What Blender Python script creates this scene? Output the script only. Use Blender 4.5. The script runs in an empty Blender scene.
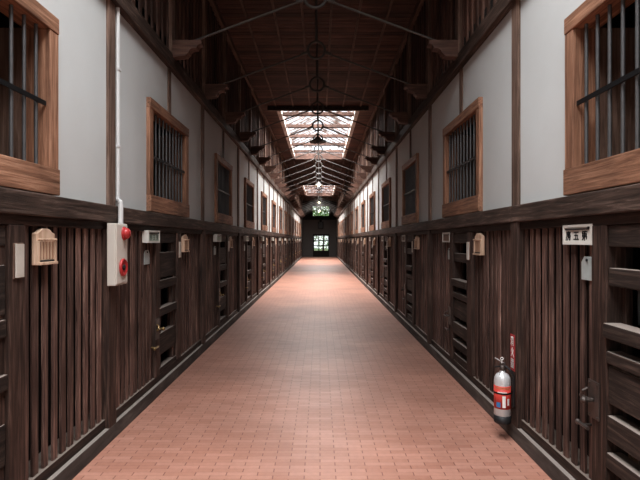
import bpy, bmesh, math, random
from mathutils import Vector, Matrix
random.seed(7)
PI = math.pi
sc = bpy.context.scene
COL = sc.collection

# ------------------------------------------------------------------ layout
XL, XR = -1.6, 1.5            # plaster faces of the two long walls
XC = (XL + XR) / 2
P0, PITCH, NB = 0.83, 2.97, 14
YB, YE = -6.0, 44.5           # back and far end of the corridor
ZC = 5.0                      # ceiling
TR0, TRP, NT = 5.285, 1.485, 26
ORD = ['first', 'second', 'third', 'fourth', 'fifth', 'sixth', 'seventh', 'eighth', 'ninth', 'tenth', 'eleventh',
       'twelfth', 'thirteenth', 'fourteenth', 'fifteenth', 'sixteenth', 'seventeenth', 'eighteenth', 'nineteenth',
       'twentieth', 'twenty-first', 'twenty-second', 'twenty-third', 'twenty-fourth', 'twenty-fifth', 'twenty-sixth']

# ------------------------------------------------------------------ materials
def new_mat(name):
    m = bpy.data.materials.new(name); m.use_nodes = True
    nt = m.node_tree
    return m, nt, nt.nodes['Principled BSDF']

def wood(name, dark, mid, light, stretch=(9, 9, .7), rough=.65, bump=.35, slat=None, lit_top=None, spec=.35):
    """grained timber; stretch squeezes the noise across the grain; slat = (axis, pitch) gives each board its own tone"""
    m, nt, b = new_mat(name)
    N, L = nt.nodes.new, nt.links.new
    tc = N('ShaderNodeTexCoord'); oi = N('ShaderNodeObjectInfo')
    mul = N('ShaderNodeVectorMath'); mul.operation = 'SCALE'; mul.inputs[3].default_value = 37.0
    comb = N('ShaderNodeCombineXYZ')
    for i in range(3): L(oi.outputs['Random'], comb.inputs[i])
    L(comb.outputs[0], mul.inputs[0])
    add = N('ShaderNodeVectorMath'); add.operation = 'ADD'
    L(tc.outputs['Object'], add.inputs[0]); L(mul.outputs[0], add.inputs[1])
    mp = N('ShaderNodeMapping'); mp.inputs['Scale'].default_value = stretch
    L(add.outputs[0], mp.inputs[0])
    n1 = N('ShaderNodeTexNoise'); n1.inputs['Scale'].default_value = 3.2; n1.inputs['Detail'].default_value = 7
    n1.inputs['Roughness'].default_value = .65; n1.inputs['Distortion'].default_value = .6
    L(mp.outputs[0], n1.inputs['Vector'])
    r = N('ShaderNodeValToRGB')
    e = r.color_ramp.elements
    e[0].position = .30; e[0].color = (*dark, 1); e[1].position = .78; e[1].color = (*light, 1)
    k = e.new(.52); k.color = (*mid, 1)
    L(n1.outputs['Fac'], r.inputs[0])
    out = r.outputs[0]
    # blotches of weathering
    n2 = N('ShaderNodeTexNoise'); n2.inputs['Scale'].default_value = 1.7; n2.inputs['Detail'].default_value = 4
    L(add.outputs[0], n2.inputs['Vector'])
    mr = N('ShaderNodeMapRange'); mr.inputs[1].default_value = .3; mr.inputs[2].default_value = .7
    mr.inputs[3].default_value = .62; mr.inputs[4].default_value = 1.3
    L(n2.outputs['Fac'], mr.inputs[0])
    mx = N('ShaderNodeMix'); mx.data_type = 'RGBA'; mx.blend_type = 'MULTIPLY'; mx.inputs[0].default_value = 1
    L(out, mx.inputs[6]); L(mr.outputs[0], mx.inputs[7]); out = mx.outputs[2]
    if slat:
        ax, pitch = slat
        sp = N('ShaderNodeSeparateXYZ'); L(tc.outputs['Object'], sp.inputs[0])
        dv = N('ShaderNodeMath'); dv.operation = 'DIVIDE'; dv.inputs[1].default_value = pitch
        L(sp.outputs[ax], dv.inputs[0])
        fl = N('ShaderNodeMath'); fl.operation = 'FLOOR'; L(dv.outputs[0], fl.inputs[0])
        ad = N('ShaderNodeMath'); ad.operation = 'MULTIPLY_ADD'; L(oi.outputs['Random'], ad.inputs[0])
        ad.inputs[1].default_value = 91.3; L(fl.outputs[0], ad.inputs[2])
        wn = N('ShaderNodeTexWhiteNoise'); wn.noise_dimensions = '1D'; L(ad.outputs[0], wn.inputs['W'])
        mr2 = N('ShaderNodeMapRange'); mr2.inputs[3].default_value = .6; mr2.inputs[4].default_value = 1.5
        L(wn.outputs['Value'], mr2.inputs[0])
        mx2 = N('ShaderNodeMix'); mx2.data_type = 'RGBA'; mx2.blend_type = 'MULTIPLY'; mx2.inputs[0].default_value = 1
        L(out, mx2.inputs[6]); L(mr2.outputs[0], mx2.inputs[7]); out = mx2.outputs[2]
    if lit_top:                                  # lit look of worn top edges painted in: upward faces paler
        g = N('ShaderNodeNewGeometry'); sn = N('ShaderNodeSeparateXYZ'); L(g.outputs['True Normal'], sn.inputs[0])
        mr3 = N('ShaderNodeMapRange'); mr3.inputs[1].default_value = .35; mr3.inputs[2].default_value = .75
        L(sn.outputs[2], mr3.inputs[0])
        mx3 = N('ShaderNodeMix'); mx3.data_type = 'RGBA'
        L(mr3.outputs[0], mx3.inputs[0]); L(out, mx3.inputs[6]); mx3.inputs[7].default_value = (*lit_top, 1)
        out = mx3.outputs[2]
    L(out, b.inputs['Base Color'])
    b.inputs['Roughness'].default_value = rough
    b.inputs['Specular IOR Level'].default_value = spec
    bp = N('ShaderNodeBump'); bp.inputs['Strength'].default_value = bump; bp.inputs['Distance'].default_value = .006
    L(n1.outputs['Fac'], bp.inputs['Height']); L(bp.outputs[0], b.inputs['Normal'])
    return m

def plain(name, col, rough=.6, metal=0., vary=.12, scale=6, spec=.5):
    m, nt, b = new_mat(name)
    N, L = nt.nodes.new, nt.links.new
    tc = N('ShaderNodeTexCoord'); n = N('ShaderNodeTexNoise'); n.inputs['Scale'].default_value = scale
    n.inputs['Detail'].default_value = 5
    L(tc.outputs['Object'], n.inputs['Vector'])
    mr = N('ShaderNodeMapRange'); mr.inputs[3].default_value = 1 - vary; mr.inputs[4].default_value = 1 + vary
    L(n.outputs['Fac'], mr.inputs[0])
    mx = N('ShaderNodeMix'); mx.data_type = 'RGBA'; mx.blend_type = 'MULTIPLY'; mx.inputs[0].default_value = 1
    mx.inputs[6].default_value = (*col, 1); L(mr.outputs[0], mx.inputs[7])
    L(mx.outputs[2], b.inputs['Base Color'])
    b.inputs['Roughness'].default_value = rough; b.inputs['Metallic'].default_value = metal
    b.inputs['Specular IOR Level'].default_value = spec
    return m

def emit(name, col, s):
    m, nt, b = new_mat(name)
    b.inputs['Base Color'].default_value = (*col, 1)
    b.inputs['Emission Color'].default_value = (*col, 1); b.inputs['Emission Strength'].default_value = s
    return m

def plaster(name, col):
    m, nt, b = new_mat(name)
    N, L = nt.nodes.new, nt.links.new
    tc = N('ShaderNodeTexCoord')
    n = N('ShaderNodeTexNoise'); n.inputs['Scale'].default_value = .9; n.inputs['Detail'].default_value = 6
    L(tc.outputs['Object'], n.inputs['Vector'])
    r = N('ShaderNodeValToRGB'); e = r.color_ramp.elements
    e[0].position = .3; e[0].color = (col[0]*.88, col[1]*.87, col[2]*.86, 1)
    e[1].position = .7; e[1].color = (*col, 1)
    L(n.outputs['Fac'], r.inputs[0])
    L(r.outputs[0], b.inputs['Base Color']); b.inputs['Roughness'].default_value = .9
    b.inputs['Specular IOR Level'].default_value = .2
    n3 = N('ShaderNodeTexNoise'); n3.inputs['Scale'].default_value = 40; L(tc.outputs['Object'], n3.inputs['Vector'])
    bp = N('ShaderNodeBump'); bp.inputs['Strength'].default_value = .08; bp.inputs['Distance'].default_value = .004
    L(n3.outputs['Fac'], bp.inputs['Height']); L(bp.outputs[0], b.inputs['Normal'])
    return m

def paving():
    m, nt, b = new_mat('red_clay_pavers')
    N, L = nt.nodes.new, nt.links.new
    tc = N('ShaderNodeTexCoord')
    br = N('ShaderNodeTexBrick'); br.offset = .5; br.squash = 1
    br.inputs['Scale'].default_value = 1; br.inputs['Brick Width'].default_value = .2
    br.inputs['Row Height'].default_value = .19; br.inputs['Mortar Size'].default_value = .0042
    br.inputs['Mortar Smooth'].default_value = .4; br.inputs['Bias'].default_value = 0
    br.inputs['Color1'].default_value = (.385, .192, .140, 1); br.inputs['Color2'].default_value = (.46, .248, .188, 1)
    br.inputs['Mortar'].default_value = (.21, .095, .07, 1)
    mpb = N('ShaderNodeMapping'); mpb.inputs['Scale'].default_value = (1, 4, 1); mpb.inputs['Location'].default_value = (.0, 0, 0)
    L(tc.outputs['Object'], mpb.inputs[0]); L(mpb.outputs[0], br.inputs['Vector'])
    n = N('ShaderNodeTexNoise'); n.inputs['Scale'].default_value = .8; n.inputs['Detail'].default_value = 5
    L(tc.outputs['Object'], n.inputs['Vector'])
    mr = N('ShaderNodeMapRange'); mr.inputs[1].default_value = .3; mr.inputs[2].default_value = .7
    mr.inputs[3].default_value = .78; mr.inputs[4].default_value = 1.14
    L(n.outputs['Fac'], mr.inputs[0])
    mx = N('ShaderNodeMix'); mx.data_type = 'RGBA'; mx.blend_type = 'MULTIPLY'; mx.inputs[0].default_value = 1
    L(br.outputs['Color'], mx.inputs[6]); L(mr.outputs[0], mx.inputs[7])
    n2 = N('ShaderNodeTexNoise'); n2.inputs['Scale'].default_value = 30; n2.inputs['Detail'].default_value = 3
    L(tc.outputs['Object'], n2.inputs['Vector'])
    mr2 = N('ShaderNodeMapRange'); mr2.inputs[3].default_value = .88; mr2.inputs[4].default_value = 1.12
    L(n2.outputs['Fac'], mr2.inputs[0])
    mx2 = N('ShaderNodeMix'); mx2.data_type = 'RGBA'; mx2.blend_type = 'MULTIPLY'; mx2.inputs[0].default_value = 1
    L(mx.outputs[2], mx2.inputs[6]); L(mr2.outputs[0], mx2.inputs[7])
    L(mx2.outputs[2], b.inputs['Base Color'])
    b.inputs['Roughness'].default_value = .42; b.inputs['Specular IOR Level'].default_value = .5
    bp = N('ShaderNodeBump'); bp.inputs['Strength'].default_value = .5; bp.inputs['Distance'].default_value = .002
    bp.invert = True
    L(br.outputs['Fac'], bp.inputs['Height']); L(bp.outputs[0], b.inputs['Normal'])
    return m

def dirty_glass():
    m, nt, b = new_mat('weathered_skylight_glass')
    N, L = nt.nodes.new, nt.links.new
    tc = N('ShaderNodeTexCoord')
    mp = N('ShaderNodeMapping'); mp.inputs['Scale'].default_value = (1, 1.3, 1)
    L(tc.outputs['Object'], mp.inputs[0])
    n = N('ShaderNodeTexNoise'); n.inputs['Scale'].default_value = 2.2; n.inputs['Detail'].default_value = 6
    n.inputs['Roughness'].default_value = .7
    L(mp.outputs[0], n.inputs['Vector'])
    r = N('ShaderNodeValToRGB'); e = r.color_ramp.elements
    e[0].position = .36; e[0].color = (.36, .27, .22, 1); e[1].position = .50; e[1].color = (.95, .96, .97, 1)
    L(n.outputs['Fac'], r.inputs[0])
    t = N('ShaderNodeBsdfTransparent'); L(r.outputs[0], t.inputs[0])
    g = N('ShaderNodeBsdfGlossy'); g.inputs['Roughness'].default_value = .2
    mx = N('ShaderNodeMixShader'); mx.inputs[0].default_value = .05
    L(t.outputs[0], mx.inputs[1]); L(g.outputs[0], mx.inputs[2])
    L(mx.outputs[0], nt.nodes['Material Output'].inputs[0])
    return m

def clear_glass():
    m, nt, b = new_mat('clear_window_glass')
    N, L = nt.nodes.new, nt.links.new
    t = N('ShaderNodeBsdfTransparent'); t.inputs[0].default_value = (.95, .97, .95, 1)
    g = N('ShaderNodeBsdfGlossy'); g.inputs['Roughness'].default_value = .05
    mx = N('ShaderNodeMixShader'); mx.inputs[0].default_value = .05
    L(t.outputs[0], mx.inputs[1]); L(g.outputs[0], mx.inputs[2])
    L(mx.outputs[0], nt.nodes['Material Output'].inputs[0])
    return m

V, H = (15, 15, .8), (15, .8, 15)
M = {}
M['slat'] = wood('dark_stained_slats', (.020, .012, .010), (.115, .070, .057), (.38, .25, .20), (18, 18, .7), .6, .5, slat=(1, .102))
M['dark_v'] = wood('dark_stained_upright', (.014, .009, .007), (.060, .037, .029), (.19, .12, .095), V, .6, .5)
M['dark_h'] = wood('dark_stained_rail', (.012, .009, .007), (.038, .025, .020), (.10, .066, .052), H, .6, .5, lit_top=(.20, .165, .14))
M['backing'] = wood('black_boarding_and_shade', (.004, .003, .003), (.010, .007, .006), (.022, .015, .012), V, .8, .3)  # near-black boards, also the shade painted in behind the slats
M['hatch'] = wood('weathered_black_boards', (.016, .012, .010), (.040, .029, .024), (.125, .09, .072), H, .7, .6, lit_top=(.24, .20, .175))
M['beam'] = wood('old_beam', (.024, .017, .013), (.070, .047, .037), (.23, .165, .135), H, .65, .6, lit_top=(.16, .125, .105))
M['frame_v'] = wood('orange_brown_frame_upright', (.11, .055, .034), (.29, .155, .098), (.52, .32, .215), (17, 17, .8), .6, .4)
M['frame_h'] = wood('orange_brown_frame_rail', (.11, .055, .034), (.29, .155, .098), (.52, .32, .215), (17, .8, 17), .6, .4)
M['post'] = wood('brown_wall_post', (.07, .043, .031), (.175, .115, .088), (.33, .235, .19), V, .7, .4)
M['board'] = wood('upper_wall_boards', (.038, .020, .014), (.10, .056, .042), (.22, .135, .105), (10, 10, .5), .65, .4, slat=(1, .16))
M['ceil'] = wood('ceiling_planks', (.034, .016, .011), (.078, .038, .027), (.15, .078, .056), (.5, 9, 9), .65, .4, slat=(1, .14))
M['batten'] = wood('ceiling_batten', (.07, .042, .03), (.14, .088, .065), (.24, .16, .12), H, .65, .3)
M['corbel'] = wood('carved_corbel', (.05, .025, .018), (.115, .064, .048), (.21, .13, .10), (.8, 9, 9), .6, .4)
M['lantern'] = wood('skylight_timber', (.03, .015, .011), (.085, .045, .034), (.22, .14, .11), (3, 6, 6), .6, .4)
M['trim'] = wood('pale_skylight_trim', (.42, .36, .32), (.58, .52, .48), (.72, .68, .64), H, .6, .2)
M['tag_wood'] = wood('bare_plaque_wood', (.42, .28, .19), (.58, .42, .31), (.70, .54, .42), (9, 9, .8), .6, .2)
M['raw'] = wood('raw_board', (.22, .13, .08), (.34, .21, .14), (.46, .31, .21), V, .7, .3)
M['white_wood'] = wood('chalky_white_board', (.50, .46, .40), (.60, .56, .50), (.68, .65, .6), (2, 2, 2), .7, .2)
M['plaster'] = plaster('cool_white_plaster', (.585, .600, .592))
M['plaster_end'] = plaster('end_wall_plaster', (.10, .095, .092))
M['paving'] = paving()
M['curb'] = wood('grey_kerb_stone', (.05, .042, .037), (.10, .085, .076), (.17, .15, .135), (3, .5, 3), .85, .4, lit_top=(.26, .225, .20))
M['iron'] = plain('black_iron', (.030, .030, .031), .45, .6, .2, 20)
M['bar'] = plain('grey_window_bar', (.15, .15, .152), .4, .7, .2, 20)
M['rod'] = plain('painted_tie_rod', (.085, .08, .075), .5, .2, .15, 20)
M['stall'] = plain('stall_interior', (.02, .018, .017), .9, 0, .2, 3)
M['box'] = plain('ivory_enamel', (.62, .58, .52), .45, 0, .05, 4)
M['conduit'] = plain('white_conduit', (.62, .62, .61), .5, 0, .08, 9)
M['red'] = plain('red_plastic', (.43, .045, .045), .35, 0, .08, 6)
M['red_sign'] = plain('red_sign_enamel', (.40, .045, .05), .5, 0, .1, 6)
M['white'] = plain('white_paint', (.80, .79, .76), .6, 0, .05, 6)
M['ink'] = plain('black_ink', (.02, .02, .022), .6, 0, .05, 6)
M['ink_grey'] = plain('faded_ink', (.16, .19, .16), .7, 0, .1, 6)
M['plate'] = plain('white_number_board', (.60, .585, .54), .6, 0, .08, 12)
M['green'] = plain('faded_green_panel', (.36, .42, .36), .6, 0, .15, 20)
M['brown_panel'] = plain('brown_panel', (.17, .12, .09), .6, 0, .3, 30)
M['galv'] = plain('galvanised_tag', (.44, .49, .48), .5, .2, .2, 20)
M['brass'] = plain('worn_brass', (.28, .20, .10), .4, .8, .25, 20)
M['latch'] = plain('worn_iron_latch', (.13, .11, .10), .42, .7, .3, 25)
M['steel'] = plain('silver_cylinder', (.60, .60, .60), .36, .25, .05, 8)
M['rubber'] = plain('black_rubber', (.015, .015, .016), .55, 0, .1, 8)
M['label_red'] = plain('red_label', (.58, .07, .055), .5, 0, .05, 8)
M['label_blue'] = plain('blue_label', (.06, .20, .42), .5, 0, .05, 8)
M['label_orange'] = plain('orange_label', (.60, .17, .10), .5, 0, .05, 8)
M['shade'] = plain('white_enamel_shade', (.16, .15, .14), .4, 0, .05, 8)
M['bulb'] = emit('warm_bulb', (1, .87, .66), 14)
M['sky_glass'] = dirty_glass()
M['glass'] = clear_glass()
M['leaf'] = plain('leaf_green', (.20, .33, .12), .6, 0, .6, 2)
M['bark'] = plain('tree_bark', (.10, .075, .055), .9, 0, .3, 8)
M['grass'] = plain('grass_green', (.16, .24, .09), .9, 0, .4, 3)
M['panel_grey'] = plain('grey_metal_sheet', (.16, .175, .185), .6, .2, .1, 5)

# ------------------------------------------------------------------ mesh helpers
class MB:
    def __init__(s): s.bm = bmesh.new()
    def box(s, x0, x1, y0, y1, z0, z1, bev=0., rot=None):
        t = bmesh.new()
        bmesh.ops.create_cube(t, size=1)
        c = Vector(((x0+x1)/2, (y0+y1)/2, (z0+z1)/2))
        bmesh.ops.scale(t, vec=(abs(x1-x0), abs(y1-y0), abs(z1-z0)), verts=t.verts)
        if bev: bmesh.ops.bevel(t, geom=t.edges[:], offset=bev, segments=2, affect='EDGES', profile=.6)
        if rot: bmesh.ops.rotate(t, cent=(0, 0, 0), matrix=Matrix.Rotation(rot[1], 3, rot[0]), verts=t.verts)
        bmesh.ops.translate(t, vec=c, verts=t.verts)
        s.merge(t); return s
    def merge(s, t):
        me = bpy.data.meshes.new('tmp'); t.to_mesh(me); t.free(); s.bm.from_mesh(me); bpy.data.meshes.remove(me)
    def tube(s, p, q, r, r2=None, seg=12):
        p, q = Vector(p), Vector(q); d = q - p
        t = bmesh.new()
        bmesh.ops.create_cone(t, cap_ends=True, segments=seg, radius1=r, radius2=r if r2 is None else r2, depth=d.length)
        bmesh.ops.rotate(t, cent=(0, 0, 0), matrix=d.to_track_quat('Z', 'Y').to_matrix(), verts=t.verts)
        bmesh.ops.translate(t, vec=(p+q)/2, verts=t.verts)
        s.merge(t); return s
    def path(s, pts, r, seg=8):
        for a, b in zip(pts, pts[1:]):
            s.tube(a, b, r, seg=seg)
        for a in pts[1:-1]: s.ball(a, r)
        return s
    def ball(s, c, r, scale=(1, 1, 1), u=12, v=8):
        t = bmesh.new(); bmesh.ops.create_uvsphere(t, u_segments=u, v_segments=v, radius=r)
        bmesh.ops.scale(t, vec=scale, verts=t.verts); bmesh.ops.translate(t, vec=c, verts=t.verts)
        s.merge(t); return s
    def lathe(s, prof, c=(0, 0, 0), seg=28, axis='Z'):
        t = bmesh.new(); rings = []
        for r, z in prof:
            ring = []
            for k in range(seg):
                a = 2*PI*k/seg; x, y = r*math.cos(a), r*math.sin(a)
                co = (x, y, z) if axis == 'Z' else (z, x, y)
                ring.append(t.verts.new((co[0]+c[0], co[1]+c[1], co[2]+c[2])))
            rings.append(ring)
        for a, b in zip(rings, rings[1:]):
            for k in range(seg):
                t.faces.new((a[k], a[(k+1) % seg], b[(k+1) % seg], b[k]))
        if prof[0][0] > 1e-4: t.faces.new(list(reversed(rings[0])))
        if prof[-1][0] > 1e-4: t.faces.new(rings[-1])
        bmesh.ops.remove_doubles(t, verts=t.verts, dist=1e-5)
        bmesh.ops.recalc_face_normals(t, faces=t.faces)
        for f in t.faces: f.smooth = True
        s.merge(t); return s
    def torus(s, c, R, r, seg=32, ms=10):
        """ring in the X-Z plane"""
        t = bmesh.new(); rows = []
        for i in range(seg):
            a = 2*PI*i/seg; row = []
            for j in range(ms):
                b = 2*PI*j/ms; rr = R + r*math.cos(b)
                row.append(t.verts.new((c[0]+rr*math.cos(a), c[1]+r*math.sin(b), c[2]+rr*math.sin(a))))
            rows.append(row)
        for i in range(seg):
            for j in range(ms):
                t.faces.new((rows[i][j], rows[(i+1) % seg][j], rows[(i+1) % seg][(j+1) % ms], rows[i][(j+1) % ms]))
        bmesh.ops.recalc_face_normals(t, faces=t.faces)
        for f in t.faces: f.smooth = True
        s.merge(t); return s
    def prism(s, poly, axis, a, b, bev=0.):
        """poly of 2-D points pushed along axis from a to b; axis x: (y,z), y: (x,z), z: (x,y)"""
        t = bmesh.new()
        def co(p, w): return {'x': (w, p[0], p[1]), 'y': (p[0], w, p[1]), 'z': (p[0], p[1], w)}[axis]
        lo = [t.verts.new(co(p, a)) for p in poly]; hi = [t.verts.new(co(p, b)) for p in poly]
        n = len(poly)
        t.faces.new(lo); t.faces.new(list(reversed(hi)))
        for k in range(n): t.faces.new((lo[k], hi[k], hi[(k+1) % n], lo[(k+1) % n]))
        bmesh.ops.recalc_face_normals(t, faces=t.faces)
        if bev: bmesh.ops.bevel(t, geom=t.edges[:], offset=bev, segments=1, affect='EDGES')
        s.merge(t); return s
    def mesh(s, name):
        me = bpy.data.meshes.new(name); s.bm.to_mesh(me); s.bm.free(); return me

def link(name, me, mat=None, parent=None, loc=(0, 0, 0), rz=0.):
    if isinstance(me, MB): me = me.mesh(name)
    if mat is not None and not me.materials: me.materials.append(M[mat])
    o = bpy.data.objects.new(name, me); COL.objects.link(o)
    o.location = loc; o.rotation_euler = (0, 0, rz)
    if parent: o.parent = parent
    return o

def tag(o, label, cat, group=None, kind=None):
    o['label'] = label; o['category'] = cat
    if group: o['group'] = group
    if kind: o['kind'] = kind
    return o

def empty(name, loc=(0, 0, 0), rz=0.):
    o = bpy.data.objects.new(name, None); COL.objects.link(o)
    o.location = loc; o.rotation_euler = (0, 0, rz); o.empty_display_size = .1
    return o

def copy_tree(o, parent=None):
    c = o.copy(); COL.objects.link(c)
    if parent: c.parent = parent
    for ch in list(o.children): copy_tree(ch, c)
    return c

def structure(name, mb, mat, label, cat, loc=(0, 0, 0), rz=0.):
    return tag(link(name, mb, mat, None, loc, rz), label, cat, None, 'structure')

class Proto:
    """first placing uses the built thing, later ones copies"""
    def __init__(s, root): s.root, s.used = root, False
    def put(s, loc, rz, label, cat, group):
        o = s.root if not s.used else copy_tree(s.root)
        s.used = True
        o.location = loc; o.rotation_euler = (0, 0, rz)
        return tag(o, label, cat, group)

# ------------------------------------------------------------------ strokes for the writing
GLY = {
 'go':  [(1,9,9,9),(5,9,4,1),(2,5.5,8,5.5),(8,5.5,7.6,1),(.5,1,9.5,1)],
 'dai': [(2,10,1,8),(2,9.3,4.5,9.3),(6,10,5,8),(6,9.3,9.5,9.3),(1.5,7.2,8.5,7.2),(8.5,7.2,8.5,5.5),(1.5,5.5,8.5,5.5),
         (1.5,5.5,1.5,3.8),(1.5,3.8,9,3.8),(9,3.8,8.5,1.5),(5,7.2,5,0),(5,3.8,1,.5)],
 'bo':  [(5,10,5,9),(1.8,9,9,9),(2,9,2,5),(2,5,.5,0),(2,7.5,8.5,7.5),(8.5,9,8.5,6.3),(2,6.3,8.5,6.3),(5.5,6,5.5,5),
         (2.5,4.8,9.5,4.8),(5,4.8,4.5,2.5),(4.5,2.5,3,.2),(4.8,3,8.5,3),(8.5,3,8,.3),(8,.3,6.8,.6)],
 'sho': [(1,9,2,8),(.5,6.5,1.7,5.6),(.5,1,2.2,4),(6,10,6,7.5),(3.8,9.5,4.6,8),(8.5,9.5,7.5,8),(4,7.3,4,0),(4,7.3,8.5,7.3),
         (8.5,7.3,8.5,.5),(4,5,8.5,5),(4,2.8,8.5,2.8)],
 'ka':  [(5,10,5,5),(5,5,1,.5),(5,5,9.5,.5),(2,8,1.5,5.5),(8.5,8,7.5,6)],
 'ki':  [(1,9.8,4,9.8),(4,9.8,4,7.2),(1,7.2,4,7.2),(1,9.8,1,7.2),(6,9.8,9,9.8),(9,9.8,9,7.2),(6,7.2,9,7.2),(6,9.8,6,7.2),
         (.5,5.2,9.5,5.2),(5,6.8,5,5.2),(5,5.2,1.5,3.6),(5,5.2,8.5,3.6),(1,3,4,3),(4,3,4,.3),(1,.3,4,.3),(1,3,1,.3),
         (6,3,9,3),(9,3,9,.3),(6,.3,9,.3),(6,3,6,.3)],
}
def glyph(mb, g, x, u, z, w, h, t):
    """strokes of one character standing on the face x, from (u, z), size w by h, stroke width t"""
    for a, b, c, d in GLY[g]:
        p = Vector((u + a*w/10, z + b*h/10)); q = Vector((u + c*w/10, z + d*h/10))
        e = (q-p); ln = e.length; e.normalize(); n = Vector((-e.y, e.x))*t/2
        p -= e*t/2; q += e*t/2
        mb.prism([tuple(p+n), tuple(p-n), tuple(q-n), tuple(q+n)], 'x', x, x+.0015)

# local frame for everything on the long walls: x = out into the corridor, y = to the right when facing the wall, z = up
def wall_at(side, k, u, v=0., z=0.):
    if side == 'left': return (XL + v, P0 + PITCH*k + u, z), 0.
    return (XR - v, P0 + PITCH*(k+1) - u, z), PI

# ================================================================== THE SETTING
fl = MB(); fl.box(-5, 5, YB, YE, -.1, 0)
structure('floor', fl, 'paving', 'red clay paver floor running the length of the corridor', 'floor')

WU0, WU1, WZ0, WZ1 = .805, 2.165, 1.765, 2.82
for side, s in (('left', 1), ('right', -1)):
    Xw = XL if side == 'left' else XR
    d = -s                                   # outwards from the corridor
    def bx(mb, v0, v1, y0, y1, z0, z1, bev=0.):
        a, b = Xw + s*v0, Xw + s*v1
        return mb.box(min(a, b), max(a, b), y0, y1, z0, z1, bev)
    w = MB()
    bx(w, -.12, 0, YB, YE, 1.60, WZ0); bx(w, -.12, 0, YB, YE, WZ1, 3.45)
    ys = YB
    for k in range(NB):
        c0, c1 = P0 + PITCH*k + WU0, P0 + PITCH*k + WU1
        bx(w, -.12, 0, ys, c0, WZ0, WZ1); ys = c1
    bx(w, -.12, 0, ys, YE, WZ0, WZ1)
    structure('wall_' + side, w, 'plaster', f'white plastered upper {side} wall above the stable fronts', 'wall')
    # stall shell behind
    g = MB(); bx(g, -3.2, -3.05, YB, YE, 0, 3.6); bx(g, -3.2, -.0, YB, YE, 3.46, 3.6); bx(g, -3.2, 0, YB-.1, YB, 0, 3.6)
    bx(g, -3.2, 0, YE, YE+.1, 0, 3.6)
    structure('wall_stall_' + side, g, 'stall', f'dark inner walls of the stalls on the {side}', 'wall')
    # boards under the beam where no stable front stands
    for y0, y1, nm in ((YB, 1.86, 'near'), (P0 + PITCH*NB + .06, YE, 'far')):
        f_ = MB(); bx(f_, -.06, .02, y0, y1, 0, 1.64)
        structure(f'wall_{side}_{nm}_boarding', f_, 'backing', f'dark plain boarding at the {nm} end of the {side} wall', 'wall')
    # beams and rails
    b = MB(); ends = [YB] + [P0 + PITCH*k for k in range(1, NB+1)] + [YE]
    for y0, y1 in zip(ends, ends[1:]): bx(b, -.1, .055, y0+.002, y1-.002, 1.632, 1.758, .008)
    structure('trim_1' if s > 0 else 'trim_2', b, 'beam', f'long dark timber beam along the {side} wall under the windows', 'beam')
    b = MB(); bx(b, -.08, .028, YB, YE, 1.578, 1.632, .004)
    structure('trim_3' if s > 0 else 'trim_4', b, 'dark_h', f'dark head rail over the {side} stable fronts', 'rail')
    b = MB()
    for y0, y1 in zip(ends, ends[1:]): bx(b, -.1, .06, y0, y1, 3.31, 3.45, .008)
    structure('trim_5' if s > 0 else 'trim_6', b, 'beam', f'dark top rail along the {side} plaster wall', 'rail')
    b = MB(); bx(b, -.1, .05, YB, YE, 0, .112, .006)
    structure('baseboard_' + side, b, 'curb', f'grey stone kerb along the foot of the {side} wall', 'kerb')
    b = MB()
    for y0, y1 in zip(ends, ends[1:]): bx(b, -.16, .02, y0+.003, y1-.003, .112, .178, .005)
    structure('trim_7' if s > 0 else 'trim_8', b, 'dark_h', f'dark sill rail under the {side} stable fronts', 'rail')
    # upper boarded wall
    u_ = MB(); bx(u_, -.06, 0, YB, YE, 3.45, ZC + .1)
    y = YB
    while y < YE - .05:
        bx(u_, 0, .018, y, y+.045, 3.45, ZC); y += .16
    structure(f'wall_{side}_upper', u_, 'board', f'brown board and batten upper {side} wall under the ceiling', 'wall')
    b = MB(); bx(b, 0, .07, YB, YE, ZC-.10, ZC, .006)
    structure('trim_9' if s > 0 else 'trim_10', b, 'batten', f'pale edge strip where the {side} wall meets the ceiling', 'trim')

# posts of the plaster wall, struts over the windows, posts of the boarded wall: each one stands alone
n = 20
for side in ('left', 'right'):
    pm = MB(); pm.box(-.02, .022, -.06, .06, 1.758, 3.31, .004); pm = pm.mesh('wall_post')
    sm = MB(); sm.box(-.02, .016, -.045, .045, WZ1, 3.31, .004); sm = sm.mesh('strut')
    lm = MB(); lm.box(-.08, .05, -.065, .065, .11, 1.632, .007); lm = lm.mesh('stable_post')
    um = MB(); um.box(0, .055, -.06, .06, 3.45, ZC-.1, .005); um = um.mesh('upper_post')
    for k in range(NB+1):
        kk, u = (k, 0) if side == 'left' else (k-1, 0)
        loc, rz = wall_at(side, kk, 0)
        low = (loc[0], loc[1]-.055, 0)
        if k > 0:
            n += 1; structure(f'trim_{n}', pm, 'post', f'brown upright timber post, {ORD[k-1]} along the {side} plaster wall', 'post', loc, rz)
            n += 1; structure(f'trim_{n}', lm, 'dark_v', f'dark main post between stables, {ORD[k-1]} along the {side} stable fronts', 'post', low, rz)
        if k < NB:
            loc, rz = wall_at(side, k, PITCH/2)
            n += 1; structure(f'trim_{n}', sm, 'post', f'short brown strut above the {ORD[k]} barred window on the {side} wall', 'post', loc, rz)
    for j in range(NT):
        n += 1
        structure(f'trim_{n}', um, 'post', f'brown post behind the {ORD[j]} corbel on the {side} upper wall', 'post',
                  (XL if side == 'left' else XR, TR0 + TRP*j, 0), 0 if side == 'left' else PI)

# ---- ceiling with the skylight openings
SKY = [(-4.7, 3.5), (13.12, 21.3), (30.94, 39.1)]
SW = 1.04
cb = MB(); y = YB
for y0, y1 in SKY:
    cb.box(-1.9, 1.8, y, y0, ZC, ZC+.08)
    cb.box(-1.9, XC-SW, y0, y1, ZC, ZC+.08); cb.box(XC+SW, 1.8, y0, y1, ZC, ZC+.08); y = y1
cb.box(-1.9, 1.8, y, YE, ZC, ZC+.08)
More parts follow.
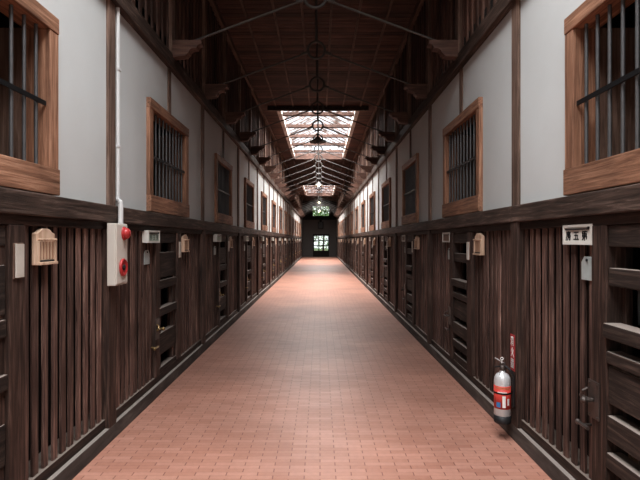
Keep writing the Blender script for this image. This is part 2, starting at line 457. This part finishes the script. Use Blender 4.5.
# shallow laps between planks
y = YB + .14
while y < YE:
    if not any(a - .05 < y < b + .05 for a, b in SKY): cb.box(-1.55, 1.45, y-.008, y+.008, ZC-.006, ZC+.01)
    y += .14
structure('ceiling', cb, 'ceil', 'dark reddish brown plank ceiling over the corridor', 'ceiling')
for i, xo in enumerate((-1.08, -.65, -.22, .22, .65, 1.08)):
    gaps = [(YB, YE)] if abs(xo) > SW else [(YB, SKY[0][0]), (SKY[0][1], SKY[1][0]), (SKY[1][1], SKY[2][0]), (SKY[2][1], YE)]
    for a, b_ in gaps:
        if b_ < 0: continue
        t = MB(); x = XC + xo + (.02 if xo > 1 else -.02 if xo < -1 else 0)
        t.box(x-.018, x+.018, a, b_, ZC-.03, ZC, .004); n += 1
        where = 'running the whole length of the ceiling' if abs(xo) > SW else (
            'before the first skylight' if b_ < 14 else 'between the two skylights' if b_ < 32 else 'beyond the second skylight')
        structure(f'trim_{n}', t, 'batten', f'{ORD[i]} ceiling batten counted from the left wall, {where}', 'batten')

# ---- skylights
ZE, ZR = 5.42, 5.95
for i, (y0, y1) in enumerate(SKY):
    lab = ['glazed roof lantern over the near end of the corridor', 'large glazed skylight with timber cross beams, the nearer one in the ceiling',
           'smaller looking glazed skylight with timber cross beams, the farther one in the ceiling'][i]
    r = tag(empty(f'window_skylight_{i+1}', (XC, (y0+y1)/2, ZC)), lab, 'skylight', None, 'structure')
    cy = (y0+y1)/2; h = (y1-y0)/2
    t = MB()                                                # pale lining boards and lip round the opening
    for sx in (-1, 1):
        a, b_ = sorted((sx*SW, sx*(SW-.03))); t.box(a, b_, -h, h, -.03, .16)
        a, b_ = sorted((sx*(SW-.03), sx*(SW+.07))); t.box(a, b_, -h, h, -.035, -.002)
    link('lining', t, 'trim', r)
    t = MB(); t.box(-SW-.28, SW+.28, -h-.10, -h, -.12, -.002, .006)
    link('near_trimmer', t, 'beam', r)
    t = MB(); t.box(-SW-.05, SW+.05, h, h+.10, -.06, .0, .006); link('far_trimmer', t, 'lantern', r)
    t = MB()                                                # timber sides and gable ends
    for sx in (-1, 1):
        a, b_ = sorted((sx*SW, sx*(SW+.06))); t.box(a, b_, -h-.06, h+.06, .08, ZE-ZC)
    for yy in (-h-.06, h):
        t.box(-SW-.06, SW+.06, yy, yy+.06, .08, .2)
    link('upstand', t, 'lantern', r)
    for yy in (-h-.035, h+.03):
        t = MB(); t.prism([(-SW-.06, .2), (SW+.06, .2), (SW+.06, ZE-ZC), (0, ZR-ZC), (-SW-.06, ZE-ZC)], 'y', yy, yy+.006)
        link('gable_glass', t, 'sky_glass', r)
    for j in range(-8, NT+2):
        yy = TR0 + TRP*j
        if y0 + .2 < yy < y1 - .2:
            t = MB(); t.box(-SW, SW, yy-cy-.06, yy-cy+.06, .02, .12, .006)
            link('cross_beam', t, 'lantern', r)
    for sx in (-1, 1):
        t = MB(); t.prism([(0, ZR-ZC), (sx*(SW+.08), ZE-ZC), (sx*(SW+.08), ZE-ZC+.008), (0, ZR-ZC+.008)], 'y', -h-.06, h+.06)
        link('glass_slope', t, 'sky_glass', r)
        g = MB(); nb = 17
        for q in range(nb):
            yy = -h + 2*h*q/(nb-1)
            g.prism([(0, ZR-ZC+.008), (sx*(SW+.08), ZE-ZC+.008), (sx*(SW+.08), ZE-ZC+.04), (0, ZR-ZC+.04)], 'y', yy-.015, yy+.015)
        link('glazing_bars', g, 'lantern', r)
    la = bpy.data.lights.new(f'sky_light_{i+1}', 'AREA'); la.shape = 'RECTANGLE'; la.size = 2.5; la.size_y = y1-y0+.3
    la.spread = math.radians([146, 158, 158][i]); la.energy = [1950, 3000, 3500][i]; la.color = [(.97, .985, 1.0), (1, .985, .965), (1, .985, .965)][i]
    lo = bpy.data.objects.new(f'sky_light_{i+1}', la); COL.objects.link(lo); lo.location = (XC, cy, ZR+.35)

# ---- end wall with glazed door and high window
DX0, DX1 = -.62, .82
ew = MB()
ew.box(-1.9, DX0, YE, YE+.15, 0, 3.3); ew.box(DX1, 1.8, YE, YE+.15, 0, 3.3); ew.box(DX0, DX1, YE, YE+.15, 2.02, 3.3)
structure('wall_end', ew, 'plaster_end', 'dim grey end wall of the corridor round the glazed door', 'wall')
ub = MB(); UX0, UX1, UZ0, UZ1 = -.68, .84, 3.62, 4.52
ub.box(-1.9, UX0, YE, YE+.15, 3.3, ZC+.1); ub.box(UX1, 1.8, YE, YE+.15, 3.3, ZC+.1)
ub.box(UX0, UX1, YE, YE+.15, 3.3, UZ0); ub.box(UX0, UX1, YE, YE+.15, UZ1, ZC+.1)
structure('wall_end_upper', ub, 'backing', 'black boarded gable above the grey end wall', 'wall')
d = tag(empty('door_1', ((DX0+DX1)/2, YE, 0)), 'dark door with nine bright glass panes at the far end', 'door', None, 'structure')
hw = (DX1-DX0)/2
t = MB(); t.box(-hw, hw, .02, .07, 0, .56); t.box(-hw, hw, .02, .07, 1.87, 2.02)
for sx in (-1, 1):
    a, b_ = sorted((sx*hw, sx*(hw-.09))); t.box(a, b_, .02, .07, .56, 1.87)
for q in (1, 2):
    z = .56 + 1.31*q/3; t.box(-hw+.09, hw-.09, .025, .065, z-.04, z+.04)
    x = -hw+.09 + (2*hw-.18)*q/3; t.box(x-.035, x+.035, .025, .065, .56, 1.87)
link('door_leaf', t, 'backing', d)
t = MB(); t.box(-hw+.09, hw-.09, .042, .048, .56, 1.87); link('glass', t, 'glass', d)
t = MB(); t.tube((hw-.045, .02, .95), (hw-.045, -.03, .95), .02); t.ball((hw-.045, -.04, .95), .03); link('door_handle', t, 'latch', d)
wn = tag(empty('window_gable', ((UX0+UX1)/2, YE, UZ0)), 'bright high window with leaves behind it in the end gable', 'window', None, 'structure')
hw = (UX1-UX0)/2; hz = UZ1-UZ0; t = MB()
for q in range(5):
    x = -hw + 2*hw*q/4; wq = .03 if q in (0, 4) else .022
    t.box(max(x-wq, -hw), min(x+wq, hw), .02, .07, 0, hz)
for z in (0, hz/2, hz): t.box(-hw, hw, .022, .068, max(z-.025, 0), min(z+.025, hz))
link('window_frame', t, 'dark_h', wn)
t = MB(); t.box(-hw, hw, .042, .048, 0, hz); link('pane', t, 'glass', wn)

# rear end behind the camera: boarded gable over an open doorway
rw = MB()
rw.box(-1.9, -1.2, YB-.15, YB, 0, ZC+.1); rw.box(1.1, 1.8, YB-.15, YB, 0, ZC+.1); rw.box(-1.2, 1.1, YB-.15, YB, 2.7, ZC+.1)
structure('wall_rear', rw, 'board', 'boarded rear gable with an open doorway', 'wall')
la = bpy.data.lights.new('rear_fill', 'AREA'); la.shape = 'RECTANGLE'; la.size = 2.2; la.size_y = 2.6  # unseen fill lamp added at the rear doorway to light corbels and ceiling
la.energy = 50; la.color = (1, .97, .94)
lo = bpy.data.objects.new('rear_fill', la); COL.objects.link(lo); lo.location = (XC, YB-.4, 1.4); lo.rotation_euler = (PI/2, 0, 0)
lawn = MB(); lawn.box(-30, 30, YE+.2, 90, -.14, -.04)
structure('ground', lawn, 'grass', 'green ground outside the far door', 'ground')
lawn = MB(); lawn.box(-30, 30, -40, YB-.15, -.14, -.04)
structure('ground_rear', lawn, 'grass', 'ground outside the rear doorway', 'ground')

# trees outside the end wall
def tree(x, y, hgt, rad, label):
    r = tag(empty('tree', (x, y, -.04)), label, 'tree', 'trees beyond the end wall')
    t = MB(); t.tube((0, 0, 0), (.1, 0, hgt*.55), .16, .09); t.tube((.1, 0, hgt*.5), (-.5, .2, hgt*.8), .07, .03); t.tube((.1, 0, hgt*.5), (.6, -.1, hgt*.82), .07, .03)
    link('trunk', t, 'bark', r)
    bm = bmesh.new()
    for _ in range(1500):
        p = Vector((random.gauss(0, 1), random.gauss(0, 1), random.gauss(0, 1))); p.normalize()
        p *= rad*(random.random()**.4); p.z = max(p.z*1.15, -hgt*.6) + hgt*.6
        a = Vector((random.gauss(0, 1), random.gauss(0, 1), random.gauss(0, 1))).normalized()*.13
        b = a.cross(Vector((random.random(), random.random(), random.random()))).normalized()*.07
        bm.faces.new([bm.verts.new(p-a), bm.verts.new(p+b), bm.verts.new(p+a), bm.verts.new(p-b)])
    me = bpy.data.meshes.new('foliage'); bm.to_mesh(me); bm.free()
    link('foliage', me, 'leaf', r)
tree(-1.2, 51, 5.6, 1.9, 'leafy green tree beyond the end wall, left of the door')
tree(.4, 63, 5.0, 2.6, 'broad leafy tree standing farthest back beyond the end wall')
tree(1.6, 54, 6.4, 2.0, 'leafy green tree beyond the end wall, right of the door')

# ================================================================== THINGS ON THE LONG WALLS
# module measures along each wall (u), taken for each side
U = {'left':  dict(door=(.01, .985), jamb=(.985, 1.10), hatch=(1.10, 1.69), post=(1.69, 1.83), panel=(1.83, 2.845), num=(.665, .985), tag=(.72, .86), plaque=(1.93, 2.12), strip=(1.715, 1.80)),
     'right': dict(door=(.115, 1.09), jamb=(1.09, 1.225), hatch=(1.225, 1.775), post=(1.775, 1.93), panel=(1.93, 2.945), num=(.78, 1.10), tag=(.955, 1.08), plaque=(2.04, 2.24), strip=(1.80, 1.885))}

def slat_mesh(w):
    """upright slats from u=0 to w, on two hidden ledges"""
    t = MB(); c = max(1, round(w/.102)); p = w/c
    for i in range(c):
        wd = .054 + random.uniform(-.005, .004); y = p*(i+.5)
        f = random.uniform(0, .006); t.box(f-.015, f, y-wd/2, y+wd/2, .175, 1.59, .002)
    return t

def make_door(sd):
    u0, u1 = U[sd]['door']; w = u1-u0
    r = empty('stable_door')
    link('slats', slat_mesh(w), 'slat', r)
    t = MB(); t.box(-.16, -.14, 0, w, .18, 1.578); link('gap_shade_board', t, 'backing', r)  # black sheet put in for the dark of the stall behind
    t = MB(); y = w-.05; z = .48
    t.tube((.0, y, z), (.05, y, z), .008); t.tube((.05, y-.045, z), (.05, y+.055, z), .010); t.ball((.05, y-.05, z), .016)
    link('bolt_handle', t, 'latch' if sd == 'right' else 'brass', r)
    return Proto(r)
def make_panel(sd):
    u0, u1 = U[sd]['panel']; w = u1-u0
    r = empty('stall_panel')
    link('slats', slat_mesh(w), 'slat', r)
    t = MB(); t.box(-.16, -.14, 0, w, .18, 1.578); link('gap_shade_board', t, 'backing', r)  # same black sheet, standing for stall shade between the slats
    return Proto(r)
def make_hatch(sd):
    u0, u1 = U[sd]['hatch']; w = u1-u0
    r = empty('feed_hatch')
    if sd == 'right':
        rows = [(1.465, 1.575, 0), (1.264, 1.357, 0), (1.0, 1.075, .03), (.868, .93, .012), (.66, .855, 0), (.475, .60, .008), (.33, .41, .012), (.18, .255, 0)]
    else:
        rows = [(1.47, 1.575, 0), (1.12, 1.375, 0), (1.01, 1.10, .006), (.745, .825, .014), (.36, .575, 0), (.18, .235, .004)]
    for z0, z1, out in rows:
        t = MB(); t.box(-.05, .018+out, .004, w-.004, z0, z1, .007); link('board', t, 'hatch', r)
    for y in ((.015, w-.03) if sd == 'right' else (.045, w-.045)):
        t = MB(); hw = .022 if sd == 'right' else .042
        t.box(-.09 if sd == 'right' else -.05, -.051 if sd == 'right' else .012, y-hw, y+hw, .18, 1.575, .004); link('stile', t, 'dark_v', r)
    if sd == 'right':
        t = MB(); t.box(-.13, -.11, .04, w, 1.07, 1.30); link('grey_sheet', t, 'panel_grey', r)
        t = MB(); t.box(-.10, -.065, .0, .11, .18, .50); link('bare_upright', t, 'raw', r)
    return Proto(r)
def make_number(sd, inset, ink, marks):
    w = U[sd]['num'][1]-U[sd]['num'][0]
    r = empty('number_board')
    D = .055 if sd == 'left' else .02
    t = MB(); t.box(0, D, 0, w, 0, .115, .004); t.box(D, D+.007, 0, w, .1, .115); t.box(D, D+.007, 0, w, 0, .015)
    t.box(D, D+.007, 0, .016, .015, .1); t.box(D, D+.007, w-.016, w, .015, .1)
    link('plate', t, 'plate', r)
    if inset:
        t = MB(); t.box(D+.0001, D+.0025, .028, w-.028, .018, .082); link('inset', t, inset, r)
    if marks:
        for i, g in enumerate(('bo', 'go', 'dai')):
            gw = .058; u = w*(.18, .46, .745)[i]-gw/2 + (.0 if sd == 'right' else .012)
            t = MB(); glyph(t, g, D+.0026 if inset else D+.0001, u, .026, gw, .05, .0065)
            link('character', t, ink, r)
    t = MB(); t.box(D, D+.007, .03, w-.05, .085, .091); t.prism([(w-.05, .084), (w-.035, .084), (w-.028, .102), (w-.036, .102)], 'x', D+.0001, D+.0075)
    link('slide_bar', t, 'ink', r)
    return Proto(r)
def make_tag(sd):
    w = U[sd]['tag'][1]-U[sd]['tag'][0]
    t = MB(); t.prism([(0, 0), (w, 0), (w, .10), (w-.03, .132), (.03, .132), (0, .10)], 'x', .0, .006, .001)
    r = link('metal_tag', t, 'galv')
    q = MB(); q.tube((.005, w/2, .112), (.012, w/2, .112), .008); link('nail', q, 'ink', r)
    return Proto(r)
def make_plaque(sd):
    w = U[sd]['plaque'][1]-U[sd]['plaque'][0]; h = .205
    r = empty('plaque_sign')
    t = MB(); t.prism([(0, 0), (w, 0), (w, h-.028), (w*.86, h-.02), (w*.72, h-.004), (w*.60, h), (w*.40, h), (w*.28, h-.004), (w*.14, h-.02), (0, h-.028)], 'x', 0, .03, .003)
    t.box(.03, .05, 0, w, 0, .016, .002); t.box(.03, .04, 0, .014, .016, h-.07); t.box(.03, .04, w-.014, w, .016, h-.07)
    link('board', t, 'tag_wood', r)
    q = MB()
    for i in range(5):
        y = .03 + (w-.06)*i/4; q.box(.03, .034, y-.004, y+.004, .03, h-.075)
    link('grooves', q, 'raw', r)
    q = MB()
    for i in range(6):
        y = .022 + (w-.044)*i/5; q.tube((.03, y, h-.062), (.052, y, h-.062), .006)
    link('pegs', q, 'tag_wood', r)
    q = MB(); q.box(.0305, .036, .02, w-.02, .018, .026); link('slot', q, 'ink', r)
    return Proto(r)
def make_strip(sd):
    w = U[sd]['strip'][1]-U[sd]['strip'][0]
    r = empty('name_sign')
    t = MB(); t.box(0, .006, 0, w, 0, .185, .002); link('holder', t, 'post', r)
    t = MB(); t.box(.006, .013, .012, w-.004, .006, .179, .001); link('card', t, 'white_wood', r)
    return Proto(r)
def make_latch(sd):
    w = U[sd]['jamb'][1]-U[sd]['jamb'][0]
    r = empty('door_latch')
    t = MB(); t.box(0, .008, -.005, .1, 0, .2, .002)
    for y, z in ((.01, .185), (.085, .185), (.01, .015), (.085, .015)): t.tube((.008, y, z), (.012, y, z), .006)
    link('latch_plate', t, 'latch', r)
    t = MB(); t.tube((.012, .05, .10), (.055, .05, .10), .012); t.ball((.06, .05, .10), .018)
    t.tube((.03, -.04, .10), (.03, .06, .10), .009); t.path([(.012, .0, .15), (.035, -.005, .135), (.035, -.02, .11)], .007)
    link('latch_bolt', t, 'latch' if sd == 'right' else 'brass', r)
    return Proto(r)

def make_window():
    r = empty('window_1'); W = WU1-WU0; Hh = WZ1-WZ0
    for y0, y1 in ((0, .098), (W-.098, W)):
        t = MB(); t.box(-.12, .035, y0, y1, .155, Hh-.095, .005); link('frame_stile', t, 'frame_v', r)
        t = MB(); t.box(-.34, -.12, y0 if y0 else .070, W-.070 if y0 else y1, .1, Hh-.09); link('reveal', t, 'post', r)
    t = MB(); t.box(-.12, .045, 0, W, 0, .155, .006); t.box(-.30, -.12, .085, W-.085, .05, .11); link('window_sill', t, 'frame_h', r)
    t = MB(); t.box(-.12, .04, 0, W, Hh-.095, Hh, .006); link('frame_head', t, 'frame_h', r)
    for i in range(10):
        y = .098 + (W-.196)*(i+.62)/10.24
        t = MB(); t.tube((-.006, y, .11), (-.006, y, Hh-.1), .0100); link('bar', t, 'bar', r)
    t = MB(); t.box(.006, .014, .085, W-.085, .513, .539); link('crossbar', t, 'iron', r)
    return Proto(r)
window = make_window(); wn_i = 0
for side in ('left', 'right'):
    u = U[side]
    door, panel, hatch = make_door(side), make_panel(side), make_hatch(side)
    tg, plq, strip, latch = make_tag(side), make_plaque(side), make_strip(side), make_latch(side)
    if side == 'right':
        num_a = make_number(side, None, 'ink', True); num_b = make_number(side, 'brown_panel', None, False)
    else:
        num_a = make_number(side, 'green', 'ink_grey', True); num_b = make_number(side, 'green', None, False)
    jm = MB(); jm.box(-.08, .03, 0, u['jamb'][1]-u['jamb'][0], .178, 1.578, .006); jm = jm.mesh('jamb')
    pm = MB(); pm.box(-.08, .035, 0, u['post'][1]-u['post'][0], .178, 1.578, .006); pm = pm.mesh('hatch_post')
    nd = npn = nh = 0
    first_num = True
    for k in range(NB):
        loc, rz = wall_at(side, k, WU0, 0, WZ0)
        wn_i += 1
        o = window.put(loc, rz, f'brown framed barred window, {ORD[k]} from the front in the {side} plaster wall', 'window', f'barred windows in the {side} wall')
        o.name = f'window_{wn_i}'; o['kind'] = 'structure'
        Pt = lambda u_, v=0., z=0.: wall_at(side, k, u_, v, z)
        for nm, ms, lbl in (('jamb', jm, 'door jamb post'), ('post', pm, 'post beside the feed hatch')):
            n += 1; l_, rz = Pt(u[nm][0])
            structure(f'trim_{n}', ms, 'dark_v', f'dark {lbl}, {ORD[k]} from the front along the {side} stable fronts', 'post', l_, rz)
        l_, rz = Pt(u['hatch'][0])
        hatch.put(l_, rz, f'open feed hatch of dark horizontal boards, {ORD[k]} from the front on the {side}', 'hatch', f'feed hatches on the {side}')
        if not (side == 'left' and k == 0):
            nd += 1
            l_, rz = Pt(u['door'][0])
            door.put(l_, rz, f'slatted dark brown stable door, {ORD[nd-1]} from the front on the {side}', 'door', f'stable doors on the {side}')
            l_, rz = Pt(u['num'][0], .0, 1.473)
            pr = num_a if nd == 1 else num_b
            lab = {('left', 1): 'white number board with faded green panel, on the left beyond the red-lamped alarm box',
                   ('right', 1): 'white number board with three black characters hanging above the right stable door'}.get((side, nd),
                   f'small white number board over the {ORD[nd-1]} stable door on the {side}')
            pr.put((l_[0] + (.008 if side == 'left' else -.008), l_[1], l_[2]), rz, lab, 'sign', f'number boards on the {side}')
            l_, rz = Pt(u['tag'][0], .007, 1.276)
            tg.put(l_, rz, f'grey metal tag below the number board of the {ORD[nd-1]} stable door on the {side}', 'tag', f'metal tags on the {side}')
            l_, rz = Pt(u['jamb'][0] - .015, .03, .545)
            latch.put(l_, rz, ('worn brass' if side == 'left' else 'dark iron') + f' door latch on the jamb of the {ORD[nd-1]} stable door on the {side}', 'latch', f'door latches on the {side}')
        if not (side == 'right' and k == 0):
            npn += 1
            l_, rz = Pt(u['panel'][0])
            panel.put(l_, rz, f'fixed dark slatted stall panel, {ORD[npn-1]} from the front on the {side}', 'panel', f'slatted stall panels on the {side}')
            l_, rz = Pt(u['plaque'][0], .007, 1.36)
            plq.put(l_, rz, f'pale wooden plaque hung on the {ORD[npn-1]} slatted stall panel on the {side}', 'plaque', f'wooden plaques on the {side}')
            l_, rz = Pt(u['strip'][0], .035, 1.30)
            strip.put(l_, rz, f'narrow white name strip on the post by the {ORD[npn-1]} wooden plaque on the {side}', 'sign', f'name strips on the {side}')

# ---- corbels and tie-rod trusses
cp = MB()
prof = [(.0, 3.595), (.305, 3.595), (.305, 3.56)]
for a in range(0, 91, 15): prof.append((.305-.05*math.sin(math.radians(a)), 3.515+.04*math.cos(math.radians(a))))
prof += [(.245, 3.51), (.23, 3.51)]
for a in range(0, 91, 15): prof.append((.23-.06*math.sin(math.radians(a)), 3.46+.05*math.cos(math.radians(a))))
prof += [(.16, 3.455), (.14, 3.43), (.0, 3.415)]
cl = []
for p in prof:
    if not cl or (Vector(p)-Vector(cl[-1])).length > .002: cl.append(p)
cp.prism([(a, b-3.4) for a, b in cl], 'y', -.055, .055)
corbel = Proto(link('wooden_corbel', cp, 'corbel'))
ZRING = 4.07
def make_truss(htop):
    r = empty('tie_rod_truss')
    t = MB(); t.torus((0, 0, 0), .115, .017); link('ring', t, 'rod', r)
    for sx in (-1, 1):
        t = MB(); t.tube((sx*.112, 0, -.03), (sx*(1.55-.27), 0, 3.605-ZRING), .012)
        t.tube((sx*.115, 0, -.03), (sx*.20, 0, -.055), .02); link('rod', t, 'rod', r)
    t = MB(); t.tube((0, 0, .11), (0, 0, htop-ZRING), .016); t.tube((0, 0, .1), (0, 0, .2), .02); link('hanger', t, 'rod', r)
    return Proto(r)
tr = make_truss(ZC)
for j in range(NT):
    y = TR0 + TRP*j
    for side in ('left', 'right'):
        corbel.put((XL+.055 if side == 'left' else XR-.055, y, 3.4), 0 if side == 'left' else PI,
                   f'carved wooden corbel holding a tie rod, {ORD[j]} from the front on the {side}', 'corbel', f'carved corbels on the {side}')
    tr.put((XC, y, ZRING), 0, f'pair of iron tie rods meeting at a hanging ring, {ORD[j]} from the front', 'tie rod', 'tie rods under the ceiling')

# ---- pendant lamps under every sixth ring
def make_lamp(lit):
    r = empty('pendant_lamp')
    t = MB(); t.lathe([(.018, 0), (.022, -.03), (.035, -.05), (.08, -.09), (.185, -.165), (.188, -.172), (.18, -.166), (.075, -.098), (.02, -.06)]); link('lamp_shade', t, 'shade', r)
    t = MB(); t.tube((0, 0, .0), (0, 0, .09), .008); link('cord', t, 'iron', r)
    t = MB(); t.lathe([(.015, -.06), (.02, -.09), (.045, -.13), (.052, -.16), (.04, -.195), (.0, -.21)]); link('bulb', t, 'bulb' if lit else 'shade', r)
    return Proto(r)
dark_lamp, lp = make_lamp(False), make_lamp(True)
for i, j in enumerate((4, 10, 16, 22)):
    lab = 'unlit conical pendant lamp, first from the front, dark against the nearer skylight' if i == 0 else f'lit conical pendant lamp, {ORD[i]} from the front, hanging below a tie rod ring'
    (lp if i else dark_lamp).put((XC, TR0+TRP*j, ZRING-.115-.09), 0, lab, 'lamp', 'pendant lamps')
    if i == 0: continue
    pl = bpy.data.lights.new('lamp_glow', 'POINT'); pl.energy = 9; pl.color = (1, .82, .58); pl.shadow_soft_size = .05
    po = bpy.data.objects.new('lamp_glow', pl); COL.objects.link(po); po.location = (XC, TR0+TRP*j, ZRING-.115-.09-.27)

# ---- fire alarm box with its conduit
(lx, ly, lz), rz = wall_at('left', 1, -.165, .05, 1.165)
r = tag(empty('fire_alarm_box', (lx, ly, lz), rz), 'ivory fire alarm box with red lamp and red button, on a dark post at left', 'alarm box')
t = MB(); t.box(0, .062, 0, .225, 0, .458, .006); link('housing', t, 'box', r)
t = MB(); t.box(.062, .068, .012, .213, .012, .446, .003); link('cover', t, 'box', r)
t = MB(); t.lathe([(.052, .066), (.05, .076), (.046, .08)], (0, .145, .385), axis='X'); t.lathe([(.042, .078), (.042, .088), (.037, .102), (.025, .113), (.0, .118)], (0, .145, .385), axis='X'); link('indicator_lamp', t, 'red', r)
t = MB(); t.lathe([(.066, .066), (.066, .08), (.055, .086), (.048, .078), (.03, .076), (.0, .076)], (0, .12, .13), axis='X'); b1 = link('button_ring', t, 'red', r)
t = MB(); t.lathe([(.022, .075), (.022, .083), (.0, .084)], (0, .12, .13), axis='X'); link('push_button', t, 'ink', b1)
r = tag(empty('conduit_pipe', (XL, P0+PITCH-.03, 1.62), 0), 'pale conduit pipe rising up the left wall from the alarm box', 'pipe')
t = MB(); t.path([(.085, .03, .0), (.085, .03, .17), (.022, .13, .195), (.022, .13, 1.69)], .016); link('pipe_run', t, 'conduit', r)
t = MB(); t.tube((.085, .03, .0), (.085, .03, .15), .019); link('pipe_sleeve', t, 'conduit', r)
for z in (.6, 1.2):
    t = MB(); t.box(.0, .041, .112, .158, z, z+.02, .003); link('pipe_clip', t, 'conduit', r)

# ---- fire extinguisher and its red sign on the right main post
(px, py, pz), rz = wall_at('right', 0, 0, .05, 0)
ex = tag(empty('fire_extinguisher', (1.375, 3.77, .125)), 'silver fire extinguisher with red label and black base hanging on the right wall', 'fire extinguisher')
t = MB(); t.lathe([(.0, .058), (.058, .058), (.061, .064), (.061, .318), (.057, .342), (.044, .364), (.026, .376), (.02, .382), (.02, .41), (.0, .41)]); link('cylinder', t, 'steel', ex)
t = MB(); t.lathe([(.0, 0), (.055, 0), (.061, .006), (.0625, .012), (.0625, .06), (.0, .06)]); link('base_cup', t, 'rubber', ex)
t = MB(); t.lathe([(.0617, .115), (.0617, .285)]); lb = link('label_band', t, 'label_red', ex)
def patch(nm, a0, a1, z0, z1, mat):
    t = MB(); rr = .0625; q = 6
    bm = t.bm; vs = []
    for i in range(q+1):
        a = math.radians(a0+(a1-a0)*i/q); vs.append((bm.verts.new((rr*math.cos(a), rr*math.sin(a), z0)), bm.verts.new((rr*math.cos(a), rr*math.sin(a), z1))))
    for a, b in zip(vs, vs[1:]): bm.faces.new((a[0], b[0], b[1], a[1]))
    link(nm, t, mat, lb)
patch('white_panel', 250, 272, .128, .215, 'white'); patch('blue_mark', 208, 238, .128, .165, 'label_blue'); patch('orange_band', 200, 310, .262, .28, 'label_orange')
patch('text_lines', 218, 282, .236, .244, 'white'); patch('side_panel', 284, 300, .145, .195, 'white')
t = MB(); t.lathe([(.022, .395), (.024, .40), (.024, .425), (.015, .435), (.0, .435)]); t.box(-.02, .02, -.014, .014, .42, .452, .004); link('valve', t, 'latch', ex)
t = MB(); t.box(-.06, .02, -.011, .011, .462, .470, .002, ('Y', .55)); link('lever', t, 'steel', ex)
t = MB(); t.box(-.06, .015, -.010, .010, .42, .428, .002, ('Y', -.15)); link('carry_handle', t, 'rubber', ex)
t = MB(); t.tube((-.01, -.016, .45), (-.01, -.016, .475), .004); t.torus((-.01, -.018, .485), .010, .003); link('safety_pin', t, 'white', ex)
t = MB(); t.path([(.015, -.018, .43), (.045, -.045, .405), (.066, -.05, .36), (.07, -.045, .30), (.068, -.04, .2)], .009); t.tube((.068, -.04, .2), (.067, -.04, .13), .011, .007); link('hose', t, 'rubber', ex)
t = MB(); t.lathe([(.0632, .225), (.0632, .237)]); t.box(.055, px-1.375+.004, -.012, .05, .221, .241); t.box(px-1.375-.006, px-1.375+.003, -.03, .07, .22, .33); link('wall_hook', t, 'iron', ex)
sg = tag(empty('fire_sign', (px, P0+PITCH+.0, .52), PI), 'narrow red upright sign with white characters above the fire extinguisher', 'sign')
t = MB(); t.box(0, .004, 0, .085, 0, .27, .001); link('sign_plate', t, 'red_sign', sg)
for i, g in enumerate(('sho', 'ka', 'ki')):
    t = MB(); glyph(t, g, .0041, .012, .187-.083*i, .06, .066, .008); link('character', t, 'white', sg)

# ---- dark box over the end door
r = tag(empty('wall_box', (.06, YE, 2.5)), 'dark box fixed high on the end wall above the glazed door', 'box')
t = MB(); t.box(-.24, .24, -.2, 0, 0, .62, .01); link('case', t, 'backing', r)
t = MB(); t.box(-.21, .21, -.21, -.2, .04, .58, .004); link('front', t, 'iron', r)
t = MB(); t.box(-.10, .10, -.18, 0, .62, .80, .01); link('bracket', t, 'backing', r)

# ================================================================== world, camera
w = bpy.data.worlds.new('World'); sc.world = w; w.use_nodes = True
nt = w.node_tree; bg = nt.nodes['Background']
bg.inputs[0].default_value = (.93, .96, 1, 1); bg.inputs[1].default_value = 2.3

cam = bpy.data.cameras.new('Camera'); co = bpy.data.objects.new('Camera', cam); COL.objects.link(co)
co.location = (0, 0, 1.5); co.rotation_euler = (PI/2, 0, 0)
cam.sensor_width = 36; cam.lens = 500/640*36; cam.clip_start = .05; cam.clip_end = 300
sc.camera = co
sc.view_settings.view_transform = 'Standard'
try: sc.view_settings.look = 'Medium High Contrast'
except Exception: pass
sc.view_settings.exposure = -0.72
